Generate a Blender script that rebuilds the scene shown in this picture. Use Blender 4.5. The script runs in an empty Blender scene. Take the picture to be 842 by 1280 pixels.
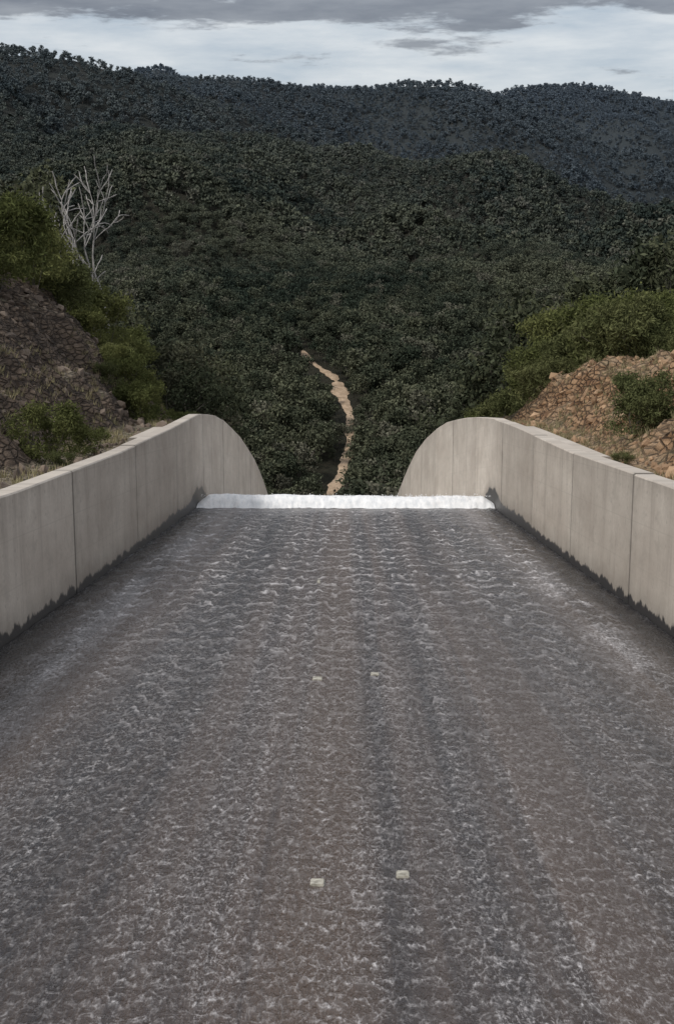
import bpy, math, random
import numpy as np
from mathutils import Vector, Matrix
random.seed(7); rng=np.random.default_rng(7)
scene=bpy.context.scene
scene.view_settings.view_transform='Standard'
scene.view_settings.look='None'
scene.view_settings.exposure=0

# ------------------------------------------------------------ helpers
def hash2(ix,iy,seed):
    n=(ix.astype(np.int64)*374761393+iy.astype(np.int64)*668265263+seed*1442695041)&0xffffffff
    n=((n^(n>>13))*1274126177)&0xffffffff
    n=n^(n>>16)
    return (n&0xffff)/32767.5-1.0
def vnoise(x,y,seed=0):
    x=np.asarray(x,float); y=np.asarray(y,float)
    ix=np.floor(x); iy=np.floor(y); fx=x-ix; fy=y-iy
    fx=fx*fx*(3-2*fx); fy=fy*fy*(3-2*fy)
    a=hash2(ix,iy,seed); b=hash2(ix+1,iy,seed); c=hash2(ix,iy+1,seed); d=hash2(ix+1,iy+1,seed)
    return (a*(1-fx)+b*fx)*(1-fy)+(c*(1-fx)+d*fx)*fy
def fbm(x,y,oct=4,seed=0):
    s=0;a=1;t=0
    for o in range(oct):
        s=s+a*vnoise(x*2**o+o*17.3,y*2**o-o*9.1,seed+o); t+=a; a*=.5
    return s/t
def sstep(a,b,x):
    t=np.clip((x-a)/(b-a),0,1); return t*t*(3-2*t)

def mesh_obj(name,verts,faces,mat=None,smooth=False,parent=None):
    me=bpy.data.meshes.new(name)
    if isinstance(verts,np.ndarray): verts=verts.tolist()
    if isinstance(faces,np.ndarray): faces=faces.tolist()
    me.from_pydata(verts,[],faces); me.update()
    if smooth: me.polygons.foreach_set('use_smooth',[True]*len(me.polygons))
    ob=bpy.data.objects.new(name,me); scene.collection.objects.link(ob)
    if mat: me.materials.append(mat)
    if parent: ob.parent=parent
    return ob
def empty(name):
    e=bpy.data.objects.new(name,None); scene.collection.objects.link(e); return e

class NT:
    def __init__(s,mat): s.t=mat.node_tree; s.n=s.t.nodes; s.l=s.t.links
    def node(s,typ,**kw):
        n=s.n.new(typ)
        for k,v in kw.items(): setattr(n,k,v)
        return n
    def put(s,sock,v):
        if hasattr(v,'is_output'): s.l.new(v,sock)
        elif isinstance(v,(tuple,list)) and sock.type=='RGBA' and len(v)==3: sock.default_value=(*v,1)
        else: sock.default_value=v
    def math(s,op,a,b=0.0,c=None,clamp=False):
        n=s.node('ShaderNodeMath',operation=op,use_clamp=clamp); s.put(n.inputs[0],a); s.put(n.inputs[1],b)
        if c is not None: s.put(n.inputs[2],c)
        return n.outputs[0]
    def mix(s,f,a,b,blend='MIX'):
        n=s.node('ShaderNodeMix',data_type='RGBA',blend_type=blend); s.put(n.inputs[0],f); s.put(n.inputs[6],a); s.put(n.inputs[7],b); return n.outputs[2]
    def rng(s,v,a,b,c=0.0,d=1.0,smooth=False):
        n=s.node('ShaderNodeMapRange'); n.interpolation_type='SMOOTHSTEP' if smooth else 'LINEAR'
        for i,x in enumerate((v,a,b,c,d)): s.put(n.inputs[i],x)
        return n.outputs[0]
    def scale(s,v,sc,loc=(0,0,0),rot=(0,0,0)):
        n=s.node('ShaderNodeMapping'); s.put(n.inputs[0],v); n.inputs['Scale'].default_value=sc; n.inputs['Location'].default_value=loc; n.inputs['Rotation'].default_value=rot; return n.outputs[0]
    def noise(s,v,sc=1.0,det=4.0,rough=.5,dist=0.0,col=False,dim='3D'):
        n=s.node('ShaderNodeTexNoise',noise_dimensions=dim); s.put(n.inputs['Vector'],v); n.inputs['Scale'].default_value=sc; n.inputs['Detail'].default_value=det; n.inputs['Roughness'].default_value=rough; n.inputs['Distortion'].default_value=dist
        return n.outputs[1 if col else 0]
    def vor(s,v,sc=1.0,feature='F1',out=0,dim='3D'):
        n=s.node('ShaderNodeTexVoronoi',feature=feature,voronoi_dimensions=dim); s.put(n.inputs['Vector'],v); n.inputs['Scale'].default_value=sc; return n.outputs[out]
    def bump(s,h,strength=.5,dist=.1,normal=None):
        n=s.node('ShaderNodeBump'); s.put(n.inputs['Height'],h); n.inputs['Strength'].default_value=strength; n.inputs['Distance'].default_value=dist
        if normal is not None: s.l.new(normal,n.inputs['Normal'])
        return n.outputs[0]
def newmat(name):
    m=bpy.data.materials.new(name); m.use_nodes=True; t=NT(m); b=t.n['Principled BSDF']; return m,t,b

# ------------------------------------------------------------ profiles (metres, camera at z=0)
SL=0.1333; Z0=-5.8; LIP=75.0
FY=[-40,75,77,87,99,115,131,144,160,200,220,240]
FZ=[Z0+SL*40,Z0-SL*75,-16.3,-18.3,-20.8,-24.8,-29.7,-34.5,-40.7,-57,-66,-74]
def floorz(y): return np.interp(y,FY,FZ)
LTY=[-40,0,12,34,50,65,77,82,87,93,99,107,115,123,131,138,144,160,200,220,240]
LTZ=[2.9,-2.4,-4.0,-6.75,-8.5,-9.95,-11.0,-11.7,-12.5,-13.7,-15.1,-17.0,-19.2,-21.5,-24.1,-26.6,-28.9,-35.2,-51.5,-60,-68]
RTY=[-40,0,12,34,50,65,77,85,90,96,103,110,120,130,138,145,157,170,200,220,240]
RTZ=[2.9,-2.4,-4.0,-6.65,-8.5,-9.95,-11.2,-12.3,-13.05,-14.05,-15.3,-16.8,-19.2,-22.0,-24.7,-27.2,-31.8,-38,-51.5,-60,-68]
def topz(s,y): return np.interp(y,LTY,LTZ) if s<0 else np.interp(y,RTY,RTZ)
def shift(y): return .03*(np.clip(y,80,160)-80)
def innerx(s,y): return -8.0+0*y if s<0 else 8.0-shift(y)
BY=LTY[:-1]+[260,340,420,500,700]
BZ=[z-.6 for z in LTZ[:-1]]+[-76,-105,-111,-110,-110]

def nearz(x,y):
    ax=np.abs(x); B=np.interp(y,BY,BZ)
    n1=fbm(x*.18,y*.18,4,3); n2=fbm(x*.8,y*.8,4,9)
    kL=np.interp(y,[0,90,130],[1.15,1.15,.85]); kR=np.interp(y,[0,95,130],[.9,.9,.55])
    left=x<0
    x0=np.where(left,11.9,10.9)+n1*1.0
    rise=np.where(left,kL,kR)*np.clip(ax-x0,0,None)
    T=np.where(left,np.interp(y,[0,60,80,100,150,200,300],[3,1,-1.2,-7,-15,-25,-60]),
                    np.interp(y,[0,50,75,90,110,150,200,300],[-3,-5.9,-7.4,-9.2,-13,-21,-32,-65]))
    T=T+fbm(x*.05,y*.05,3,5)*1.6
    z=B+rise
    z=np.where(z>T-1,T-1+(1-np.exp(-np.clip(z-T+1,0,None)))*1.0+np.clip(ax-30,0,None)*.05,z)
    m=np.clip(rise*.7,0,1)
    ledge=np.abs(fbm(x*.35+y*.2,y*.35,3,21))
    z=z+m*(n2*.75+ledge*1.3-.35+.45*np.round(fbm(x*.5,y*.25,3,27)*3)/3)+(1-m)*n2*.07
    return z
AX=[-1500,-470,-300,-150,0,205,450,1200]; AZ=[90,92,96,95,72,36,-38,-60]
BXr=[-1500,-1000,-630,-499,-411,-339,-251,-120,-3,172,600,1200]; BZr=[250,300,268,259,240,215,181,144,96,44,-35,-40]
CXr=[-1800,-841,-451,-276,-198,-62,35,132,249,327,405,521,677,798,1500]; CZr=[290,292,298,306,298,273,281,297,301,284,248,202,128,70,30]
DXr=[-2500,-577,-129,169,418,517,666,815,1019,1600,2500]; DZr=[400,390,362,354,327,349,363,361,332,310,280]
def sm_interp(x,X,Z,w):
    return (np.interp(x-w,X,Z)+np.interp(x,X,Z)*2+np.interp(x+w,X,Z)+np.interp(x-w/2,X,Z)*2+np.interp(x+w/2,X,Z)*2)/8
def farz(x,y):
    n=fbm(x/260,y/260,4,31)
    HA=sm_interp(x,AX,AZ,60)
    yc=np.clip(y,500,None)
    z1=-110+.14*(yc-500)
    t=np.clip((y-1000)/1000,0,1)
    A=np.where(y<1000,z1,-40+(HA+40)*t)
    A=np.where(y>2000,HA-.3*(y-2000),A)
    gul=np.abs(fbm(x/210+y/800,y/620,3,35))*2-.55
    A=A+(n*22+gul*66)*sstep(800,1300,y)*(1-.75*sstep(1750,2000,y)*(1-sstep(2000,2300,y)))
    A=A+np.clip(np.abs(x)-180,0,400)*.12*(1-sstep(500,1100,y))
    out=A
    for (Y,X,Z,sf,sb,sd) in ((2700,BXr,BZr,.36,.5,41),(3600,CXr,CZr,.38,.5,47),(4600,DXr,DZr,.36,.3,53)):
        Yw=Y+fbm(x/500,x*0+3.3,2,sd)*120
        d=Yw-y
        H=sm_interp(x,X,Z,45)+fbm(x/70,x*0,3,sd)*4
        sp=(np.abs(fbm(x/330+y/900,y/700,3,sd+1))*2-.6)
        z=H-np.where(d>0,sf*d,-sb*d)+sp*140*sstep(60,500,np.abs(d))
        out=np.maximum(out,z)
    return np.maximum(out,-115)
def ground(x,y):
    w=sstep(210,400,y)
    return nearz(x,y)*(1-w)+farz(x,y)*w

TRK=np.array([(-10,430),(-8,490),(-6,526),(-2.6,545),(.8,575),(2.2,600),(2.4,621),(1.5,640),(-2,667),(-4,690),(-6,702),(-11,714),(-17,730),(-21,745),(-23,758)],float)
def resample(P,step):
    d=np.r_[0,np.cumsum(np.hypot(*np.diff(P,axis=0).T))]; s=np.arange(0,d[-1],step)
    return np.c_[np.interp(s,d,P[:,0]),np.interp(s,d,P[:,1])]
TR=resample(TRK,2.0)

# ------------------------------------------------------------ materials
def t_comb(t,v):
    n=t.node('ShaderNodeCombineColor'); 
    for i in range(3): t.l.new(v,n.inputs[i])
    return n.outputs[0]
def foliage_mat(name,c1,c2,far=False,trans=.25,c3=None):
    m,t,b=newmat(name)
    geo=t.node('ShaderNodeNewGeometry'); oi=t.node('ShaderNodeObjectInfo')
    ns=t.noise(geo.outputs['Position'],.9 if not far else .006,3)
    f=t.math('ADD',t.math('MULTIPLY',t.math('POWER',oi.outputs['Random'],1.6),.75),t.math('MULTIPLY',t.math('SUBTRACT',ns,.38),1.0 if not far else 2.4),clamp=True)
    col=t.mix(f,c1,c2)
    if c3: 
        rr=t.math('FRACT',t.math('MULTIPLY',oi.outputs['Random'],7.31))
        col=t.mix(t.rng(rr,.86,.95),col,c3)
    isl=t.rng(geo.outputs['Random Per Island'],0,1,.7,1.3)
    col=t.mix(1.0,col,t_comb(t,isl),'MULTIPLY')
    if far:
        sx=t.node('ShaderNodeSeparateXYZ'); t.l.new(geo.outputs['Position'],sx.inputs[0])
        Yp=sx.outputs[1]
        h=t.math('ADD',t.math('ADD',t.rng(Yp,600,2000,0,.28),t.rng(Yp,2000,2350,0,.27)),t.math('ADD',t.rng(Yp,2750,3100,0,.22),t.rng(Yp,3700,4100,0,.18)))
        col=t.mix(h,col,(.108,.136,.168))  # aerial haze painted into leaf colour: bluer and paler with world Y
    t.l.new(col,b.inputs['Base Color'])
    if trans==0:
        df=t.node('ShaderNodeBsdfDiffuse'); t.l.new(col,df.inputs[0]); t.l.new(df.outputs[0],t.n['Material Output'].inputs[0]); t.n.remove(b)
    elif trans>0:
        tr=t.node('ShaderNodeBsdfTranslucent'); t.l.new(col,tr.inputs[0])
        df=t.node('ShaderNodeBsdfDiffuse'); t.l.new(col,df.inputs[0])
        mx=t.node('ShaderNodeMixShader'); mx.inputs[0].default_value=trans
        t.l.new(df.outputs[0],mx.inputs[1]); t.l.new(tr.outputs[0],mx.inputs[2])
        t.l.new(mx.outputs[0],t.n['Material Output'].inputs[0]); t.n.remove(b)
    return m
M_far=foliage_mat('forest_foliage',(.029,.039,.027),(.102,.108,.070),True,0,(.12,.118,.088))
M_euc=foliage_mat('eucalyptus_leaves',(.034,.042,.027),(.090,.096,.058),False,0,(.11,.105,.075))
M_dark=foliage_mat('dark_needles',(.012,.017,.014),(.026,.032,.024),False,0)
M_wat=foliage_mat('wattle_leaves',(.082,.095,.036),(.16,.168,.066),False,.25)
M_oliv=foliage_mat('olive_shrub_leaves',(.09,.102,.044),(.16,.165,.075),False,.25)
def bark(name,c1,c2):
    m,t,b=newmat(name); geo=t.node('ShaderNodeNewGeometry')
    n=t.noise(t.scale(geo.outputs['Position'],(3,3,.6)),1.5,2)
    t.l.new(t.mix(t.rng(n,.35,.65),c1,c2),b.inputs['Base Color']); b.inputs['Roughness'].default_value=.85; return m
M_bark=bark('bark',(.07,.06,.05),(.18,.16,.14)); M_dead=bark('dead_wood',(.18,.17,.16),(.40,.38,.36))

def concrete():
    m,t,b=newmat('weathered_concrete')
    uv=t.node('ShaderNodeUVMap',uv_map='UVMap').outputs[0]
    s=t.node('ShaderNodeSeparateXYZ'); t.l.new(uv,s.inputs[0]); U,V=s.outputs[0],s.outputs[1]
    big=t.noise(t.scale(uv,(.25,.5,1)),1,5,.6)
    fine=t.noise(uv,9,5,.65)
    col=t.mix(t.rng(big,.3,.7),(.40,.35,.30),(.58,.53,.465))
    col=t.mix(t.rng(fine,.3,.75,.0,.35),col,(.31,.27,.23))
    tn=t.node('ShaderNodeAttribute',attribute_name='tone').outputs['Fac']
    col=t.mix(1.0,col,t_comb(t,tn),'MULTIPLY')
    blot=t.noise(t.scale(uv,(.6,.9,1),(4,2,0)),1.6,6,.7)
    col=t.mix(t.rng(blot,.52,.66,0,.28),col,(.26,.235,.205))
    st=t.noise(t.scale(uv,(1.1,.10,1)),1,6,.7)
    col=t.mix(t.rng(st,.5,.72,0,.45),col,(.23,.20,.17))
    tp=t.node('ShaderNodeAttribute',attribute_name='below').outputs['Fac']
    drip=t.math('MULTIPLY',t.rng(tp,.9,.0),t.rng(t.noise(t.scale(uv,(2.5,.3,1)),1,4,.6),.4,.65))
    col=t.mix(t.math('MULTIPLY',drip,.4),col,(.18,.155,.13))
    lift=t.math('ABSOLUTE',t.math('SUBTRACT',t.math('FRACT',t.math('DIVIDE',V,1.22)),.5))
    ll=t.rng(lift,.480,.497)
    col=t.mix(t.math('MULTIPLY',ll,t.rng(big,.3,.7,.04,.20)),col,(.16,.15,.13))
    bd=t.math('ABSOLUTE',t.math('SUBTRACT',t.math('FRACT',t.math('DIVIDE',U,2.44)),.5))
    bl=t.rng(bd,.485,.499)
    col=t.mix(t.math('MULTIPLY',bl,.13),col,(.18,.17,.15))
    fx=t.math('SUBTRACT',t.math('FRACT',t.math('DIVIDE',U,1.22)),.5); fy=t.math('SUBTRACT',t.math('FRACT',t.math('DIVIDE',V,.61)),.5)
    d=t.math('SQRT',t.math('ADD',t.math('POWER',t.math('MULTIPLY',fx,1.0),2.0),t.math('POWER',t.math('MULTIPLY',fy,.61),2.0)))
    hole=t.rng(d,.06,.03)
    col=t.mix(t.math('MULTIPLY',hole,t.rng(big,.35,.65,.05,.3)),col,(.12,.11,.10))
    jd=t.node('ShaderNodeAttribute',attribute_name='jd').outputs['Fac']
    jn=t.noise(uv,2.5,4)
    j1=t.rng(jd,.11,.04); j2=t.math('MULTIPLY',t.rng(jd,.8,.0),t.rng(jn,.4,.7))
    col=t.mix(t.math('MULTIPLY',j2,.4),col,(.20,.18,.15)); col=t.mix(t.math('MULTIPLY',j1,.45),col,(.13,.12,.11))
    at=t.node('ShaderNodeAttribute',attribute_name='wet')
    wn=t.noise(t.scale(uv,(.55,.25,1)),1.3,5,.75)
    wh=t.math('ADD',at.outputs['Fac'],t.math('MULTIPLY',t.math('SUBTRACT',wn,.5),1.1))
    wet=t.rng(t.math('SUBTRACT',wh,V),-.03,.04)
    damp=t.rng(t.math('SUBTRACT',t.math('ADD',wh,.45),V),-.2,.4)
    col=t.mix(t.math('MULTIPLY',damp,.4),col,(.17,.15,.125))
    col=t.mix(t.math('MULTIPLY',wet,.94),col,(.020,.020,.022))
    t.l.new(col,b.inputs['Base Color']); t.l.new(t.rng(wet,0,1,.85,.45),b.inputs['Roughness'])
    h=t.math('ADD',t.math('MULTIPLY',fine,.4),t.math('MULTIPLY',big,.6))
    t.l.new(t.bump(h,.3,.05),b.inputs['Normal'])
    return m
M_con=concrete()
m,t,b=newmat('joint_filler'); b.inputs['Roughness'].default_value=.9; M_joint=m
n_=t.noise(t.node('ShaderNodeNewGeometry').outputs['Position'],3,4); t.l.new(t.mix(n_,(.03,.028,.025),(.09,.08,.07)),b.inputs['Base Color'])

def water():
    m,t,b=newmat('flowing_water')
    P=t.node('ShaderNodeNewGeometry').outputs['Position']
    s=t.node('ShaderNodeSeparateXYZ'); t.l.new(P,s.inputs[0]); X,Y=s.outputs[0],s.outputs[1]
    N2=dict(dim='2D')
    band=t.noise(t.scale(P,(.42,.004,0),(2.2,0,0)),1,3,.55,**N2)
    band2=t.noise(t.scale(P,(1.2,.012,0),(7,3,0)),1,4,.65,**N2)
    col=t.mix(t.rng(band,.38,.62),(.035,.030,.030),(.078,.056,.045))
    col=t.mix(t.rng(band2,.46,.60,0,.65),col,(.021,.019,.020))
    ax=t.math('ABSOLUTE',X)
    wob=t.math('MULTIPLY',t.math('SUBTRACT',t.noise(t.scale(P,(.0,.05,0)),1,2,.5,**N2),.5),.9)
    lane=t.rng(t.math('ABSOLUTE',t.math('SUBTRACT',t.math('ADD',ax,wob),3.15)),.8,.1,0,1,True)
    lane=t.math('MULTIPLY',lane,t.rng(Y,22,50,.35,1))
    col=t.mix(t.math('MULTIPLY',lane,.7),col,(.018,.016,.017))
    centre=t.rng(t.math('ABSOLUTE',t.math('ADD',X,.25)),.75,.3)
    col=t.mix(t.math('MULTIPLY',centre,.6),col,(.105,.072,.052))
    mot=t.noise(t.scale(P,(1.2,.5,0)),3.0,4,.65,**N2)
    col=t.mix(t.rng(mot,.4,.7,0,.35),col,(.076,.061,.053))
    wv=t.noise(t.scale(P,(1.3,.7,0)),1.6,3,.6,col=True,**N2)
    def warp(v,amt):
        off=t.node('ShaderNodeVectorMath',operation='SCALE'); t.l.new(wv,off.inputs[0]); off.inputs['Scale'].default_value=amt
        ad=t.node('ShaderNodeVectorMath',operation='ADD'); t.l.new(v,ad.inputs[0]); t.l.new(off.outputs[0],ad.inputs[1]); return ad.outputs[0]
    eM=t.vor(warp(t.scale(P,(2.2,1.9,0),(5,9,0)),1.8),1.25,'DISTANCE_TO_EDGE',**N2)
    eN=t.vor(warp(t.scale(P,(6.5,5,0),(5,9,0)),2.2),1.2,'DISTANCE_TO_EDGE',**N2)
    gr=t.noise(t.scale(P,(36,10,0)),1,4,.78,**N2)
    gr2=t.noise(t.scale(P,(12,6,0)),1,4,.78,**N2)
    gr3=t.noise(t.scale(P,(3.2,1.4,0),(9,2,0)),1,4,.7,**N2)
    patch=t.noise(t.scale(P,(.45,.14,0),(3,1,0)),1,4,.65,**N2)
    streak=t.noise(t.scale(P,(2.6,.05,0),(3,4,0)),1,4,.65,**N2)
    def fronts(lam,xs,amp,loc):
        n=t.noise(t.scale(P,(xs,.16,0),loc),1,3,.6,**N2)
        ph=t.math('ADD',t.math('DIVIDE',Y,lam),t.math('MULTIPLY',n,amp))
        f=t.math('FRACT',ph)
        return t.math('MULTIPLY',t.rng(f,.66,.95),t.rng(f,1.0,.95))
    f1=fronts(2.1,1.0,2.8,(1,2,0)); f2=fronts(1.15,2.1,2.6,(5,7,0)); f3=fronts(.5,4.5,2.4,(2,3,0))
    yf=t.rng(Y,24,46)
    cF=t.math('MULTIPLY',t.math('MULTIPLY',f1,t.rng(gr3,.42,.60)),t.rng(Y,24,46,0,.95))
    c2=t.math('MULTIPLY',t.math('MULTIPLY',f2,t.rng(gr3,.58,.40)),t.rng(Y,15,30,.08,.42))
    c3=t.math('MULTIPLY',t.math('MULTIPLY',f3,t.rng(gr2,.42,.62)),t.rng(Y,20,50,.36,.08))
    cM=t.math('MULTIPLY',t.math('MULTIPLY',t.rng(eM,.10,.0),t.rng(gr2,.42,.62)),.36)
    cN=t.math('MULTIPLY',t.math('MULTIPLY',t.rng(eN,.16,.0),t.rng(gr2,.47,.66)),t.rng(Y,20,45,.32,.10))
    spk=t.math('MULTIPLY',t.rng(gr,.55,.72),t.rng(gr3,.36,.64,.12,1))
    spk=t.math('MULTIPLY',spk,t.rng(patch,.38,.62,.35,1.0))
    spk=t.math('MULTIPLY',spk,t.rng(Y,20,50,.8,.28))
    foam=t.math('ADD',t.math('ADD',t.math('ADD',cF,c2),t.math('ADD',cM,c3)),t.math('ADD',cN,spk),clamp=True)
    foam=t.math('MULTIPLY',foam,t.math('MULTIPLY',t.rng(streak,.38,.6,.6,1.1),t.math('SUBTRACT',1.0,t.math('MULTIPLY',lane,.4))))
    en=t.noise(t.scale(P,(1.0,.10,0)),1,4,.65,**N2)
    edge=t.math('MULTIPLY',t.rng(t.math('ABSOLUTE',t.math('SUBTRACT',ax,6.3)),1.0,.0),t.rng(en,.40,.60))
    foam=t.math('ADD',foam,t.math('MULTIPLY',t.math('MULTIPLY',edge,t.rng(gr2,.35,.6)),.45),clamp=True)
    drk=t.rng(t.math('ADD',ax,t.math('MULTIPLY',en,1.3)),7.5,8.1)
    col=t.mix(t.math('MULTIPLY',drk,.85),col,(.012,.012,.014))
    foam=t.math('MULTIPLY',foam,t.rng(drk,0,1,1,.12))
    col=t.mix(foam,col,(.52,.505,.51))
    t.l.new(col,b.inputs['Base Color'])
    t.l.new(t.rng(foam,0,.6,.26,.75),b.inputs['Roughness'])
    b.inputs['IOR'].default_value=1.33
    gb=t.noise(t.scale(P,(12,6,0)),1,2,.7,**N2)
    h=t.math('ADD',t.math('MULTIPLY',t.math('MULTIPLY',f1,.9),yf),t.math('MULTIPLY',gb,1.3))
    t.l.new(t.bump(h,.55,.05),b.inputs['Normal'])
    return m
M_water=water()
def foam_mat():
    m,t,b=newmat('white_water')
    P=t.node('ShaderNodeNewGeometry').outputs['Position']
    n=t.noise(t.scale(P,(3,1,2)),1.5,5,.7)
    col=t.mix(t.rng(n,.35,.6),(.66,.68,.70),(.86,.86,.86))
    t.l.new(col,b.inputs['Base Color']); b.inputs['Roughness'].default_value=.7
    t.l.new(t.bump(n,.6,.08),b.inputs['Normal']); return m
M_foam=foam_mat()

def terrain_mat():
    m,t,b=newmat('ground')
    geo=t.node('ShaderNodeNewGeometry'); P=geo.outputs['Position']
    s=t.node('ShaderNodeSeparateXYZ'); t.l.new(P,s.inputs[0]); X,Y=s.outputs[0],s.outputs[1]
    sn=t.node('ShaderNodeSeparateXYZ'); t.l.new(geo.outputs['Normal'],sn.inputs[0])
    n1=t.noise(P,.6,5,.65); n2=t.noise(P,3.5,5,.7); 
    strat=t.noise(t.scale(P,(.5,.5,3.2),(0,0,0),(0,.5,.2)),1.2,5,.65)
    v=t.vor(t.scale(P,(1.2,1,2.2),(0,0,0),(.4,.5,0)),1.7,'DISTANCE_TO_EDGE')
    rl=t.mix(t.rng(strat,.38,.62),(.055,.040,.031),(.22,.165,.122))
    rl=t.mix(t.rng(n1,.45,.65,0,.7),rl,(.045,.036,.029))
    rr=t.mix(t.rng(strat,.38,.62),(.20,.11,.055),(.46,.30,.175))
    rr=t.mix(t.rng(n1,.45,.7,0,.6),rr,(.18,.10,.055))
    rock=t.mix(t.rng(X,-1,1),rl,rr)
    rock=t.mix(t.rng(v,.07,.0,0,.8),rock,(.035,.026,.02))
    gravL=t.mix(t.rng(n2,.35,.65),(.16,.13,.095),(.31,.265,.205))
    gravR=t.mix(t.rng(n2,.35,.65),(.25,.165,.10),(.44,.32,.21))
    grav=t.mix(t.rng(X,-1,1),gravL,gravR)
    grav=t.mix(t.rng(n1,.52,.64,0,.7),grav,(.075,.085,.04))
    near=t.mix(t.math('MAXIMUM',t.rng(sn.outputs[2],.82,.94),t.math('MULTIPLY',t.rng(X,-1,1),t.rng(sn.outputs[2],.74,.87))),rock,grav)
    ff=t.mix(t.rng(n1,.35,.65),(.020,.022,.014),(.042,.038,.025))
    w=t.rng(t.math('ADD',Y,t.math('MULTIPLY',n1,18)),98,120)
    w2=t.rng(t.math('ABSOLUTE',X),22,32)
    far=t.mix(t.rng(Y,900,4600),ff,(.044,.056,.066))  # haze tint baked into the forest floor colour, growing with distance
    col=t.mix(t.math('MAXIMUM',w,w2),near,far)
    t.l.new(col,b.inputs['Base Color']); b.inputs['Roughness'].default_value=.9; b.inputs['Specular IOR Level'].default_value=.2
    h=t.math('ADD',t.math('MULTIPLY',strat,1.2),t.math('ADD',t.math('MULTIPLY',t.rng(v,0,.15),.7),t.math('MULTIPLY',n2,.5)))
    t.l.new(t.bump(h,1.0,.4),b.inputs['Normal']); return m
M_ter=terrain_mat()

def track_mat():
    m,t,b=newmat('track_dirt'); P=t.node('ShaderNodeNewGeometry').outputs['Position']
    n=t.noise(P,.35,5,.6); n2=t.noise(P,1.6,4,.6)
    c=t.mix(t.rng(n,.35,.65),(.28,.20,.13),(.49,.37,.26)); c=t.mix(t.rng(n2,.52,.66,0,.55),c,(.14,.10,.065))
    t.l.new(c,b.inputs['Base Color']); b.inputs['Roughness'].default_value=.95; return m
M_trk=track_mat()
def stone_mat():
    m,t,b=newmat('broken_rock'); geo=t.node('ShaderNodeNewGeometry'); P=geo.outputs['Position']
    s=t.node('ShaderNodeSeparateXYZ'); t.l.new(P,s.inputs[0])
    c=t.mix(t.rng(s.outputs[0],-1,1),t.mix(geo.outputs['Random Per Island'],(.06,.045,.035),(.20,.155,.12)),t.mix(geo.outputs['Random Per Island'],(.15,.085,.045),(.42,.28,.17)))
    t.l.new(c,b.inputs['Base Color']); b.inputs['Roughness'].default_value=.9
    t.l.new(t.bump(t.noise(P,5,3),.6,.08),b.inputs['Normal']); return m
M_stone=stone_mat()

# ------------------------------------------------------------ terrain sheet
xs=list(np.arange(9.2,46,.4)); g=46.0; st=.8
while g<3600: xs.append(g); g+=st; st*=1.062
pos=[0,4,7,8.12,8.42]+xs
X1=np.array([-v for v in pos[:0:-1]]+pos)
ys=list(np.arange(-60,20,4))+list(np.arange(20,125,.5)); g=125.0; st=.9
while g<900: ys.append(g); g+=st; st=min(st*1.02,9)
while g<5600: ys.append(g); g+=st; st=min(st*1.03,22)
Y1=np.array(ys)
XX,YY=np.meshgrid(X1,Y1)
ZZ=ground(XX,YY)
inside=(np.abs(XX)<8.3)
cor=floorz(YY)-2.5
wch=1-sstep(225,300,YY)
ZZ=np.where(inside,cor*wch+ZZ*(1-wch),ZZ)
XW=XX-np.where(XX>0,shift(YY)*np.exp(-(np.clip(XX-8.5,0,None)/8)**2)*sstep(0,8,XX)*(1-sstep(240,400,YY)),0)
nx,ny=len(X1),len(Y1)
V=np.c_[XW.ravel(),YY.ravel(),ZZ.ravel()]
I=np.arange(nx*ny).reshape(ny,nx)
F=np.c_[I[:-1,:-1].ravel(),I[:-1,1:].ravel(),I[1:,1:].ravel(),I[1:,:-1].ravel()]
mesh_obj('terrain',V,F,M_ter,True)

def ribbon(name,TRr,wf,mat,dz=.45):
    tv=[];tf=[];cols=7
    for i,p in enumerate(TRr):
        q=TRr[min(i+1,len(TRr)-1)]-TRr[max(i-1,0)]; q/=np.hypot(*q); nrm=np.array([q[1],-q[0]])
        w=wf(i,p)
        for k in range(cols):
            o=p+nrm*w*(k/(cols-1)*2-1); z=float(ground(np.array(o[0]),np.array(o[1])))
            tv.append((o[0],o[1],z+dz-.3*abs(k/(cols-1)*2-1)))
    for i in range(len(TRr)-1):
        for k in range(cols-1):
            a=i*cols+k; tf.append((a,a+1,a+cols+1,a+cols))
    return mesh_obj(name,tv,tf,mat,True)
ribbon('dirt_track',TR,lambda i,p:1.9+(.5 if p[1]<610 else 0)+.9*float(vnoise(i*.22,0.,77))+.6*float(vnoise(i*.7,5.,78))+(1.8 if 668<p[1]<692 else 0),M_trk)

# ------------------------------------------------------------ chute: slab + water
def strip(name,ya,mat,dz,nxs,disp=None,w=1.0,parent=None):
    t_=np.linspace(-1,1,nxs); A,B_=np.meshgrid(t_,ya)
    xr=innerx(1,B_)*w; x=np.where(A<0,A*8.0*w,A*xr); z=floorz(B_)+dz
    if disp is not None: z=z+disp(x,B_)
    v=np.c_[x.ravel(),B_.ravel(),z.ravel()]; i=np.arange(v.shape[0]).reshape(len(ya),nxs)
    f=np.c_[i[:-1,:-1].ravel(),i[:-1,1:].ravel(),i[1:,1:].ravel(),i[1:,:-1].ravel()]
    return mesh_obj(name,v,f,mat,True,parent)
strip('spillway_chute_floor',np.r_[np.linspace(-38,75,60),np.linspace(77,238,60)],M_joint,-.12,9,w=1.02)
def wd(x,y):
    a=fbm(x*1.0,y*.6+fbm(x*.6,y*.2,2,61)*1.3,3,60)
    b=fbm(x*3.5,y*2.2,2,65)
    r=(1-np.abs(a)*2.2).clip(0,1)**3
    return (r*.045*sstep(22,45,y)+b*.014)*sstep(5,12,y)
ya=[-10.0]; 
while ya[-1]<74.9: ya.append(ya[-1]+(.12 if ya[-1]<45 else .2) if ya[-1]>8 else ya[-1]+1)
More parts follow.
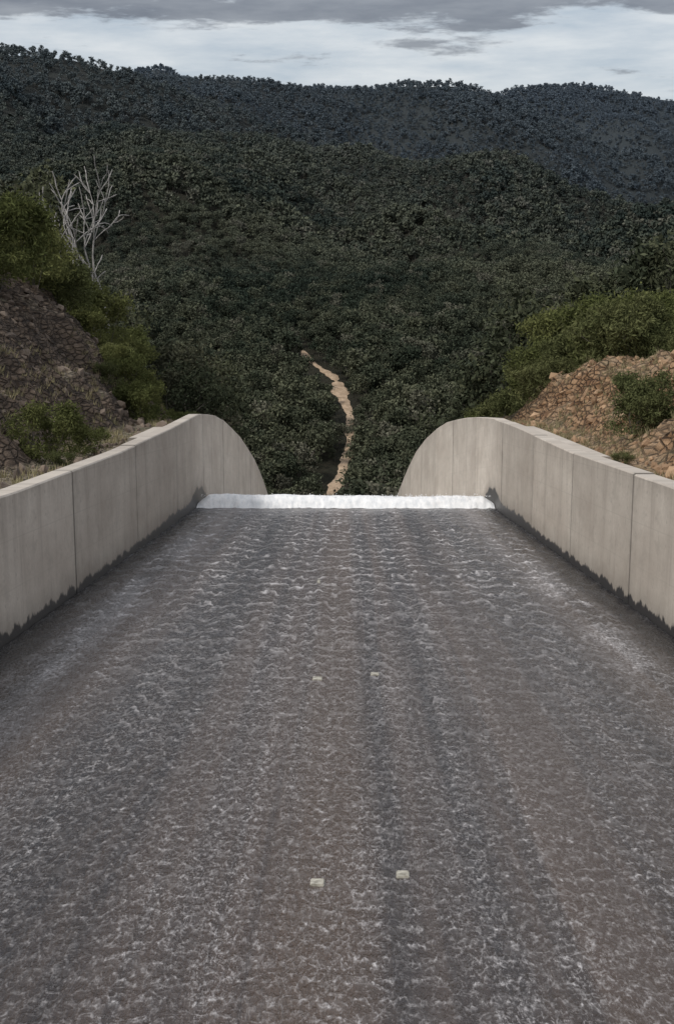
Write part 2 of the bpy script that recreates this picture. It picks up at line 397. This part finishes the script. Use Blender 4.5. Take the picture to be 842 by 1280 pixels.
strip('water',np.array(ya),M_water,0.0,150,wd)
strip('white_water_cascade',np.linspace(77.2,236,160),M_foam,.25,60,lambda x,y:fbm(x*.8,y*.3,4,88)*.35)
nx_=300; prof=[(-.45,.00),(-.3,.12),(-.15,.28),(.05,.44),(.3,.57),(.65,.64),(1.1,.60),(1.7,.40),(2.4,.0),(2.8,-.5)]
fv=[];ff_=[]
for j,(dy,dz) in enumerate(prof):
    for i in range(nx_):
        x=-7.98+15.96*i/(nx_-1)
        e=min(1.0,(8.0-abs(x))/.9+.35)
        n=fbm(np.array(x*1.1),np.array(j*.4),3,90)*.07+fbm(np.array(x*4.),np.array(j*1.0),2,91)*.025
        jag=fbm(np.array(x*1.6),np.array(0.),4,95)*.22*(j<3)
        y=LIP+dy+jag-(.3*(1-e))
        h=dz*e*(1+.10*float(vnoise(x*.3,0.,97))) if dz>0 else dz
        fv.append((x,y,float(Z0-SL*LIP)-SL*dy+h+ (float(n) if dz>.05 else .01)))
for j in range(len(prof)-1):
    for i in range(nx_-1):
        a=j*nx_+i; ff_.append((a,a+1,a+nx_+1,a+nx_))
lip=mesh_obj('white_water_crest',fv,ff_,M_foam,True)
def ico_pts():
    p=(1+5**.5)/2
    v=np.array([(-1,p,0),(1,p,0),(-1,-p,0),(1,-p,0),(0,-1,p),(0,1,p),(0,-1,-p),(0,1,-p),(p,0,-1),(p,0,1),(-p,0,-1),(-p,0,1)],float); v/=np.linalg.norm(v[0])
    f=np.array([(0,11,5),(0,5,1),(0,1,7),(0,7,10),(0,10,11),(1,5,9),(5,11,4),(11,10,2),(10,7,6),(7,1,8),(3,9,4),(3,4,2),(3,2,6),(3,6,8),(3,8,9),(4,9,5),(2,4,11),(6,2,10),(8,6,7),(9,8,1)])
    return v,f
IV,IF=ico_pts()
def blobs(name,C,S,mat,jit=.25,parent=None):
    n=len(C); R=rng.normal(size=(n,12,1))*jit+1
    v=IV[None]*R*S[:,None,:]
    ang=rng.uniform(0,6.28,n); c,s=np.cos(ang)[:,None],np.sin(ang)[:,None]
    x=v[:,:,0]*c-v[:,:,1]*s; y=v[:,:,0]*s+v[:,:,1]*c
    v=np.stack([x,y,v[:,:,2]],-1)+C[:,None,:]
    f=(IF[None]+np.arange(n)[:,None,None]*12).reshape(-1,3)
    return mesh_obj(name,v.reshape(-1,3),f,mat,False,parent)
n=400; xx=rng.uniform(-7.9,7.9,n); dy=rng.uniform(.1,1.4,n)
C=np.c_[xx,LIP+dy,Z0-SL*(LIP+dy)+.58+np.abs(rng.normal(0,.05,n))]
blobs('droplets',C,np.repeat(rng.uniform(.01,.03,(n,1)),3,1),M_foam,.1,lip)

m,t,b=newmat('pale_plate'); P_=t.node('ShaderNodeNewGeometry').outputs['Position']
t.l.new(t.mix(t.rng(t.noise(P_,12,4),.35,.65),(.20,.185,.15),(.50,.48,.41)),b.inputs['Base Color']); b.inputs['Roughness'].default_value=.7
M_plate=m
def plate(x,y,sx,sy):
    import bmesh
    bm=bmesh.new(); bmesh.ops.create_cube(bm,size=1); bmesh.ops.scale(bm,vec=(sx,sy,.06),verts=bm.verts)
    bmesh.ops.bevel(bm,geom=bm.edges[:],offset=.012,segments=2,affect='EDGES')
    me=bpy.data.meshes.new('drain_plate'); bm.to_mesh(me); bm.free(); me.materials.append(M_plate)
    o=bpy.data.objects.new('drain_plate',me); scene.collection.objects.link(o)
    o.location=(x,y,Z0-SL*y-.006); o.rotation_euler=(-math.atan(SL),0,random.uniform(-.05,.05))
for a in ((-.33,15.7,.17,.22),(.70,16.0,.16,.22),(-.58,28.1,.2,.35),(.62,28.6,.18,.3),(-.85,44,.10,1.0)): plate(*a)

# ------------------------------------------------------------ walls
def wall(side,joints):
    par=empty('concrete_wall')
    TH=.6
    def seg(name,y0,y1,xin,xout,dzt,mat,tone=1.0):
        n=max(2,int((y1-y0)/1.6)+1); yy=sorted(list(np.linspace(y0,y1,n))+[y0+.12,y0+.85,y1-.85,y1-.12]); n=len(yy); vs=[];fs=[];uv=[];wet=[];jd=[];bl=[]
        for y in yy:
            xi=float(innerx(side,np.array(y))); s=side; T=float(topz(side,y))+dzt; f=float(floorz(y))
            ring=[(xi+s*xin,y,f-1.0),(xi+s*xin,y,T-1.0),(xi+s*xin,y,T-.04),(xi+s*(xin+.04),y,T),(xi+s*(xout-.04),y,T),(xi+s*xout,y,T-.04),(xi+s*xout,y,f-1.0)]
            vs+=ring
            w=.26+1.0*math.exp(-((y-76.8)/3.6)**2)+.25*math.exp(-((y-66)/8)**2)
            for r in ring: uv.append((y,r[2]-f)); wet.append(w); jd.append(min(y-y0,y1-y)); bl.append(max(0,T-r[2]) if r[2]<T-.01 else 2.0)
        for i in range(n-1):
            for k in range(7):
                a=i*7+k; b_=i*7+(k+1)%7; q=(a,b_,b_+7,a+7); fs.append(q if side>0 else q[::-1])
        fs.append(tuple(range(7)) if side<0 else tuple(range(6,-1,-1))); e=(n-1)*7
        fs.append(tuple(range(e+6,e-1,-1)) if side<0 else tuple(range(e,e+7)))
        o=mesh_obj(name,vs,fs,mat,False,par); me=o.data
        ul=me.uv_layers.new(name='UVMap'); 
        for l in me.loops: ul.data[l.index].uv=uv[l.vertex_index]
        for nm,ar in (('wet',wet),('jd',jd),('below',bl),('tone',[tone]*len(vs))):
            at=me.attributes.new(nm,'FLOAT','POINT'); at.data.foreach_set('value',ar)
        return o
    for i in range(len(joints)-1):
        off=random.uniform(0,.02)
        seg('panel_%d'%(i+1),joints[i]+.015,joints[i+1]-.015,off,TH+off,random.uniform(-.02,.02),M_con,random.uniform(.92,1.08))
    seg('joint_core',joints[0]+.1,joints[-1]-.1,.07,TH-.06,-.08,M_joint)
    if side>0: seg('buttress_coping',49.5,70,TH+.05,TH+.75,-.12,M_con)
    else: seg('buttress_coping',60,68,TH+.05,TH+.7,-.12,M_con)
    return par
wall(-1,[-38,-22,-8,5,17,29,41,53.5,66.5,79,92,105,118,131,144,157,170,184,198,212,226,238])
wall(1,[-38,-22,-8,5,17,29,39,49.5,60,72,85,98,111,124,137,150,163,176,190,205,220,238])

# ------------------------------------------------------------ vegetation meshes
def tubes(segs,sides=5):
    V=[];F=[]
    for (p0,p1,r0,r1) in segs:
        d=(p1-p0); 
        if d.length<1e-5: continue
        d.normalize(); a=d.orthogonal().normalized(); b_=d.cross(a); base=len(V)
        for (p,r) in ((p0,r0),(p1,r1)):
            for k in range(sides):
                an=6.2832*k/sides; V.append(tuple(p+a*math.cos(an)*r+b_*math.sin(an)*r))
        for k in range(sides):
            k2=(k+1)%sides; F.append((base+k,base+k2,base+sides+k2,base+sides+k))
    return V,F
def grow(rn,p,d,L,r,depth,segs,tips,spread=.6,up=.15,nseg=3,kids=(2,3),shrink=.72,wob=.16):
    q=p.copy(); dd=d.copy(); r_=r
    for s in range(nseg):
        dd=(dd+Vector((rn.gauss(0,wob),rn.gauss(0,wob),rn.gauss(0,wob*.6)+up*.3))).normalized()
        q2=q+dd*(L/nseg); r2=r_*.87
        segs.append((q.copy(),q2.copy(),r_,r2)); 
        if depth<=2 and s>0: tips.append((q2.copy(),.6))
        q=q2; r_=r2
        if depth>0 and s>=1 and rn.random()<.45:
            ax=dd.orthogonal().normalized(); ax.rotate(Matrix.Rotation(rn.uniform(0,6.28),3,dd))
            nd=(dd*.6+ax*spread*1.3).normalized(); grow(rn,q,nd,L*shrink*.8,r_*.5,depth-1,segs,tips,spread,up,nseg,kids,shrink,wob)
    if depth==0: tips.append((q.copy(),1.0)); return
    for k in range(rn.randint(*kids)):
        ax=dd.orthogonal().normalized(); ax.rotate(Matrix.Rotation(rn.uniform(0,6.28),3,dd))
        nd=(dd+ax*spread*rn.uniform(.6,1.3)+Vector((0,0,up))).normalized()
        grow(rn,q,nd,L*shrink*rn.uniform(.8,1.1),r_*.68,depth-1,segs,tips,spread,up,nseg,kids,shrink,wob)
def leaves(C,size,g,asp=.45):
    n=len(C); a=g.normal(size=(n,3)); a/=np.linalg.norm(a,axis=1)[:,None]
    b_=np.cross(a,g.normal(size=(n,3))); b_/=np.linalg.norm(b_,axis=1)[:,None]
    s=size*g.uniform(.6,1.4,(n,1)); 
    v=np.stack([C-a*s,C+b_*s*asp-a*s*.1,C+a*s,C-b_*s*asp+a*s*.1],1).reshape(-1,3)
    f=np.arange(n*4).reshape(n,4); return v,f
def build_plant(name,segs,C,size,mb,ml,seed,sides=5,asp=.45):
    g=np.random.default_rng(seed)
    V,F=tubes(segs,sides)
    nb=len(F)
    if len(C):
        lv,lf=leaves(np.asarray(C),size,g,asp)
        lf=(lf+len(V)).tolist(); V=V+lv.tolist(); F=F+lf
    me=bpy.data.meshes.new(name); me.from_pydata(V,[],F); me.materials.append(mb); me.materials.append(ml)
    idx=np.ones(len(F),int); idx[:nb]=0; me.polygons.foreach_set('material_index',idx.tolist()); me.update()
    return me
def euc(seed,H,nleaf,size,ml,depth=3,R=1.0,sides=5,mb=M_bark,spread=.6):
    rn=random.Random(seed); g=np.random.default_rng(seed); segs=[];tips=[]
    grow(rn,Vector((0,0,-.5)),Vector((rn.gauss(0,.05),rn.gauss(0,.05),1)).normalized(),H*.42,H*.016,depth,segs,tips,spread,.22)
    zmax=max(t[0].z for t in tips); k=H/max(zmax,1)
    segs=[(a*k,b_*k,r0,r1) for a,b_,r0,r1 in segs]; P=np.array([list(t[0]*k) for t in tips if t[0].z*k>H*.28]); 
    if sides==3: segs=[s for s in segs if s[2]>.07]
    ch=g.integers(0,len(P),nleaf); C=P[ch]+g.normal(size=(nleaf,3))*np.array([R,R,R*.6])
    return build_plant('tree_mesh',segs,C,size,mb,ml,seed,sides,.6 if sides==3 else .45)
def shrub(seed,H,W,nleaf,size,ml,asp=.35):
    rn=random.Random(seed); g=np.random.default_rng(seed); segs=[];tips=[]
    for i in range(6):
        a=rn.uniform(0,6.28); d=Vector((math.cos(a)*.45,math.sin(a)*.45,1)).normalized()
        grow(rn,Vector((math.cos(a)*.1,math.sin(a)*.1,-.2)),d,H*.42,.035,2,segs,tips,.55,.15,3,(2,3),.62)
    P=np.array([list(t[0]) for t in tips]); kz=H/P[:,2].max(); kx=W/2/np.percentile(np.abs(P[:,:2]),95); P[:,2]*=kz; P[:,:2]*=kx
    segs=[(Vector((a.x*kx,a.y*kx,a.z*kz)),Vector((b_.x*kx,b_.y*kx,b_.z*kz)),r0*.6,r1*.6) for a,b_,r0,r1 in segs]
    low=np.c_[g.uniform(-W*.45,W*.45,(40,2)),g.uniform(.15*H,.4*H,40)]; P=np.r_[P,low]
    ch=g.integers(0,len(P),nleaf); C=P[ch]+g.normal(size=(nleaf,3))*np.array([.2,.2,.16])*H/3
    return build_plant('shrub_mesh',segs,C,size,M_bark,ml,seed,4,asp)

def instancer(name,pts,scl,rot,idx,meshes,label):
    me=bpy.data.meshes.new(name); me.from_pydata(pts.tolist(),[],[]); 
    for nm,arr,ty in (('scl',scl,'FLOAT'),('rotz',rot,'FLOAT'),('idx',idx,'INT')):
        a=me.attributes.new(nm,ty,'POINT'); a.data.foreach_set('value',arr)
    ob=bpy.data.objects.new(name,me); scene.collection.objects.link(ob)
    col=bpy.data.collections.new(name+'_kinds'); scene.collection.children.link(col)
    for i,mm in enumerate(meshes):
        o=bpy.data.objects.new('%s_%d'%(label,i+1),mm); col.objects.link(o); o.parent=ob
        o.location=tuple(pts[i]); o.scale=(scl[i],)*3
    ng=bpy.data.node_groups.new(name+'_scatter','GeometryNodeTree')
    ng.interface.new_socket('Geometry',in_out='INPUT',socket_type='NodeSocketGeometry')
    ng.interface.new_socket('Geometry',in_out='OUTPUT',socket_type='NodeSocketGeometry')
    N=ng.nodes; L=ng.links
    gi=N.new('NodeGroupInput'); go=N.new('NodeGroupOutput'); ip=N.new('GeometryNodeInstanceOnPoints'); ci=N.new('GeometryNodeCollectionInfo')
    ci.inputs['Collection'].default_value=col; ci.inputs['Separate Children'].default_value=True; ci.inputs['Reset Children'].default_value=True
    def na(nm,ty):
        n=N.new('GeometryNodeInputNamedAttribute'); n.data_type=ty; n.inputs['Name'].default_value=nm
        return [o for o in n.outputs if o.enabled and o.name=='Attribute'][0]
    mp=N.new('GeometryNodeMeshToPoints')
    L.new(gi.outputs[0],mp.inputs[0]); L.new(mp.outputs[0],ip.inputs['Points']); L.new(ci.outputs[0],ip.inputs['Instance'])
    ip.inputs['Pick Instance'].default_value=True
    L.new(na('idx','INT'),ip.inputs['Instance Index'])
    cx=N.new('ShaderNodeCombineXYZ'); L.new(na('rotz','FLOAT'),cx.inputs[2]); L.new(cx.outputs[0],ip.inputs['Rotation'])
    L.new(na('scl','FLOAT'),ip.inputs['Scale'])
    L.new(ip.outputs[0],go.inputs[0])
    md=ob.modifiers.new('scatter','NODES'); md.node_group=ng
    return ob

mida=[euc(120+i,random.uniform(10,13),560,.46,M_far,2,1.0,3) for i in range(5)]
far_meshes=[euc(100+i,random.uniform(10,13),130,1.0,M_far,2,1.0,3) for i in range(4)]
mid_meshes=[euc(200+i,random.uniform(12,16),1800,.29,M_euc,3,.85,4) for i in range(4)]
def scatter(n,r0,r1,az,power=2):
    u=rng.uniform(0,1,n); r=(r0**power+u*(r1**power-r0**power))**(1/power); a=rng.uniform(-az,az,n)
    return r*np.sin(a),r*np.cos(a)
def track_clear(x,y):
    k=np.zeros(len(x),bool)
    for tx,ty in TR: 
        k|=(np.abs(x-tx)<(3.3 if ty<650 else 4.2))&(y-ty<5)&(y-ty>-45)
    return k
az=np.linspace(-.36,.36,145); rr=np.linspace(400,4800,441)
AZg,RRg=np.meshgrid(az,rr); Zg=ground(RRg*np.sin(AZg),RRg*np.cos(AZg))
el=Zg/RRg; mx=np.maximum.accumulate(el,axis=0)
def visible(x,y,z):
    r=np.hypot(x,y); a=np.arctan2(x,y)
    ia=np.clip(np.round((a+.36)/.72*144).astype(int),0,144); ir=np.clip(((r-400)/10).astype(int)-3,0,440)
    return (z+22)/r>mx[ir,ia]
def run_forest(name,n,r0,r1,meshes,sc):
    x,y=scatter(n,r0,r1,.31)
    keep=~track_clear(x,y) if r0<800 else np.ones(n,bool)
    if r0<2000: keep&=fbm(x/45,y/45,3,70)>-.5
    z=ground(x,y); keep&=visible(x,y,z)
    x=x[keep];y=y[keep];z=z[keep]; n=len(x); print('FOREST',name,n)
    s=rng.uniform(.5,1.35,n)*(1+.4*fbm(x/90,y/90,2,71))*sc
    if r0<800:
        nt=np.array([np.min(np.abs(TR[:,0]-a)+np.abs(TR[:,1]-b_)*.3) if 420<b_<800 else 99 for a,b_ in zip(x,y)])
        s=np.where(nt<12,s*.75,s)
    instancer(name,np.c_[x,y,z],s,rng.uniform(0,6.28,n),rng.integers(0,len(meshes),n).astype(np.int32),meshes,'tree_kind')
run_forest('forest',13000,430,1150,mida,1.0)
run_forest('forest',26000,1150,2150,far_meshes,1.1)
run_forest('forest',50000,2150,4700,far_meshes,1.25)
x,y=scatter(3300,125,440,.38)
keep=~track_clear(x,y)
keep&=(np.abs(x)>np.where(y<245,13.5,4)); keep&=~((y<430)&(y>225)&(np.abs(x+5)<13))
keep&=~((np.abs(x/y+.165)<.035)&(y<190))
x=x[keep];y=y[keep]; z=ground(x,y)-.3; n=len(x)
instancer('valley_trees',np.c_[x,y,z],rng.uniform(.45,1.15,n),rng.uniform(0,6.28,n),rng.integers(0,4,n).astype(np.int32),mid_meshes,'tree_kind')

def place(name,me,x,y,s=1,rz=None,dz=-.1,z=None):
    o=bpy.data.objects.new(name,me); scene.collection.objects.link(o)
    zz=float(ground(np.array([float(x)]),np.array([float(y)]))[0]) if z is None else z
    o.location=(x,y,zz+dz); o.scale=(s,)*3 if not isinstance(s,tuple) else s; o.rotation_euler=(0,0,random.uniform(0,6.28) if rz is None else rz); return o
wat=[shrub(300+i,3.2,3.6,6500,.11,M_wat,.3) for i in range(3)]
oli=[shrub(320+i,2.6,3.2,5500,.10,M_oliv,.3) for i in range(2)]
kinds=wat+oli
px=[];
for i in range(150):
    yy=random.uniform(72,118); xx=random.uniform(-44,-14)
    f=(yy-72)/53
    if abs(xx)<19.6-3.7*f: continue
    px.append((xx,yy,random.uniform(.6,1.5),random.choice([0,1,2,0,1,2,3])))
for i in range(16): 
    px.append((random.uniform(-14.5,-10.5),random.uniform(80,120),random.uniform(.4,.9),random.choice([0,1,2,4])))
A=np.array(px); A_=ground(A[:,0],A[:,1])-.2
instancer('shrub_thicket',np.c_[A[:,0],A[:,1],A_],A[:,2],rng.uniform(0,6.28,len(A)),A[:,3].astype(np.int32),kinds,'shrub_kind')
px=[]
for i in range(190):
    yy=random.uniform(84,128); xx=random.uniform(11.5,50)
    if yy<92 and xx<17: continue
    px.append((xx,yy,random.uniform(.8,1.9),random.choice([3,4,3,4,0,1])))
for i in range(18): px.append((random.uniform(18,24),random.uniform(74,84),random.uniform(.5,1.0),random.choice([3,4,1])))
A=np.array(px); A_=ground(A[:,0],A[:,1])-.2
instancer('shrub_thicket',np.c_[A[:,0],A[:,1],A_],A[:,2],rng.uniform(0,6.28,len(A)),A[:,3].astype(np.int32),kinds,'shrub_kind')
place('shrub',wat[0],-11.2,52.5,.72); place('shrub',wat[1],-10.2,56,.4); place('shrub',oli[0],-10.0,49,.28)
place('shrub',wat[2],-11.4,80,.75); place('shrub',wat[1],-13.2,86,.9)
place('shrub',oli[1],11.7,57,.8); place('shrub',oli[0],12.5,58.5,.85); place('shrub',oli[0],10.2,52,.22)
def dead(seed,H,depth=4,mr=.06,wide=1.0):
    rn=random.Random(seed); segs=[];tips=[]
    grow(rn,Vector((0,0,-.5)),Vector((.05,0,1)),H*.40,H*.017,depth,segs,tips,.62,.12,4,(2,3),.74,.2)
    k=H/max(s[1].z for s in segs); sc=Vector((k*wide,k*wide,k))
    segs=[(a*sc,b_*sc,max(r0,mr),max(r1,mr*.7)) for a,b_,r0,r1 in segs]
    return build_plant('dead_tree_mesh',segs,[],.1,M_dead,M_dead,seed,5)
place('dead_tree',dead(11,19.5,3,.055,.75),-20.6,127,1,.3)
place('dead_tree',dead(23,20.5,3,.05,.62),-21.9,131,1,2.3)
place('dead_tree',dead(19,12,3,.05),24,165,1,1.3)
near_m=[euc(400+i,14,7000,.22,M_euc,3,.75,5) for i in range(3)]
dk=euc(410,15,20000,.17,M_dark,3,.6,5)
for (x,y,s,k) in ((-27.2,104,.95,3),(-29.6,107,1.1,3),(-27,168,.7,0),(-22,182,.7,1),(-19,185,.75,2),(-39,150,1.,1),(-15,152,.5,0),(-17.5,160,.6,2),
                  (24,160,.85,0),(29,170,.95,3),(34,150,.75,1),(19,155,.6,2),(40,165,.9,0),(16,140,.55,1),(47,185,1.,3)):
    place('eucalyptus_tree' if k<3 else 'dark_casuarina_tree',(near_m+[dk])[k],x,y,s,None,-.3)

n=2200
sx=np.where(rng.uniform(size=n)<.5,-1,1); x=sx*(rng.uniform(9.2,22,n)); y=rng.uniform(34,108,n); z=ground(x,y)
S=np.abs(rng.normal(0,.11,(n,1)))+.03; S=S*rng.uniform(.6,1.4,(n,3))
blobs('loose_rocks',np.c_[x,y,z+S[:,2]*.2],S,M_stone,.22)
m,t,b=newmat('dry_grass'); gi_=t.node('ShaderNodeNewGeometry'); t.l.new(t.mix(gi_.outputs['Random Per Island'],(.16,.15,.07),(.33,.28,.16)),b.inputs['Base Color']); b.inputs['Roughness'].default_value=.8
gv=[];gf=[]
for i in range(3200):
    s_=random.choice((-1,1)); x=s_*random.uniform(8.9,16); y=random.uniform(34,100)
    if vnoise(x*.5,y*.3,123)<-.1: continue
    z=float(ground(np.array(x),np.array(y)))
    for k in range(7):
        a=random.uniform(0,6.28); r=random.uniform(.02,.12); h=random.uniform(.1,.4); bx,by=x+math.cos(a)*r,y+math.sin(a)*r; q=len(gv)
        gv+= [(bx-.014,by,z-.02),(bx+.014,by,z-.02),(bx+math.cos(a)*h*.5,by+math.sin(a)*h*.5,z+h)]; gf.append((q,q+1,q+2))
mesh_obj('dry_grass',gv,gf,m)

# ------------------------------------------------------------ sky and sun
w=bpy.data.worlds.new('World'); scene.world=w; w.use_nodes=True
t=NT(w); t.n.clear()
EL=math.radians(48); 
sd=Vector((-.62,-.36,0)).normalized()*math.cos(EL)+Vector((0,0,math.sin(EL)))
sky=t.node('ShaderNodeTexSky',sky_type='NISHITA'); sky.sun_disc=False; sky.sun_elevation=EL; sky.sun_rotation=math.atan2(sd.x,sd.y)
bg1=t.node('ShaderNodeBackground'); t.l.new(sky.outputs[0],bg1.inputs[0]); bg1.inputs[1].default_value=.10
tc=t.node('ShaderNodeTexCoord'); D=tc.outputs['Generated']
sp=t.node('ShaderNodeSeparateXYZ'); t.l.new(D,sp.inputs[0]); Zs=sp.outputs[2]
nz=t.noise(t.scale(D,(9,9,48),(4.3,.4,.2)),1.0,7,.6)
bias=t.rng(Zs,.112,.134,-.08,.17)
mk=t.rng(t.math('ADD',nz,bias),.52,.62,0,1,True)
nz2=t.noise(t.scale(D,(9,9,50)),1,6,.6)
lightc=t.mix(t.rng(nz2,.35,.65),(.50,.57,.65),(.76,.79,.82))
darkc=t.mix(t.rng(nz2,.3,.7),(.16,.17,.21),(.36,.375,.41))
up=t.rng(Zs,.15,.6)
cl=t.mix(mk,lightc,darkc); cl=t.mix(up,cl,(.84,.86,.90))
bg2=t.node('ShaderNodeBackground'); t.l.new(cl,bg2.inputs[0]); bg2.inputs[1].default_value=1.0
mx_=t.node('ShaderNodeMixShader'); mx_.inputs[0].default_value=.84
t.l.new(bg1.outputs[0],mx_.inputs[1]); t.l.new(bg2.outputs[0],mx_.inputs[2])
ow=t.node('ShaderNodeOutputWorld'); t.l.new(mx_.outputs[0],ow.inputs[0])
L=bpy.data.lights.new('sun','SUN'); L.energy=2.4; L.angle=math.radians(10); L.color=(1,.95,.88)
lo=bpy.data.objects.new('sun',L); scene.collection.objects.link(lo); lo.rotation_euler=sd.to_track_quat('Z','Y').to_euler()

# ------------------------------------------------------------ camera
cd=bpy.data.cameras.new('camera'); cam=bpy.data.objects.new('camera',cd); scene.collection.objects.link(cam); scene.camera=cam
cd.sensor_fit='VERTICAL'; cd.sensor_height=36; cd.lens=50; cd.clip_end=20000; cd.clip_start=.1
cam.rotation_euler=(math.radians(90-12.06),0,.0062)
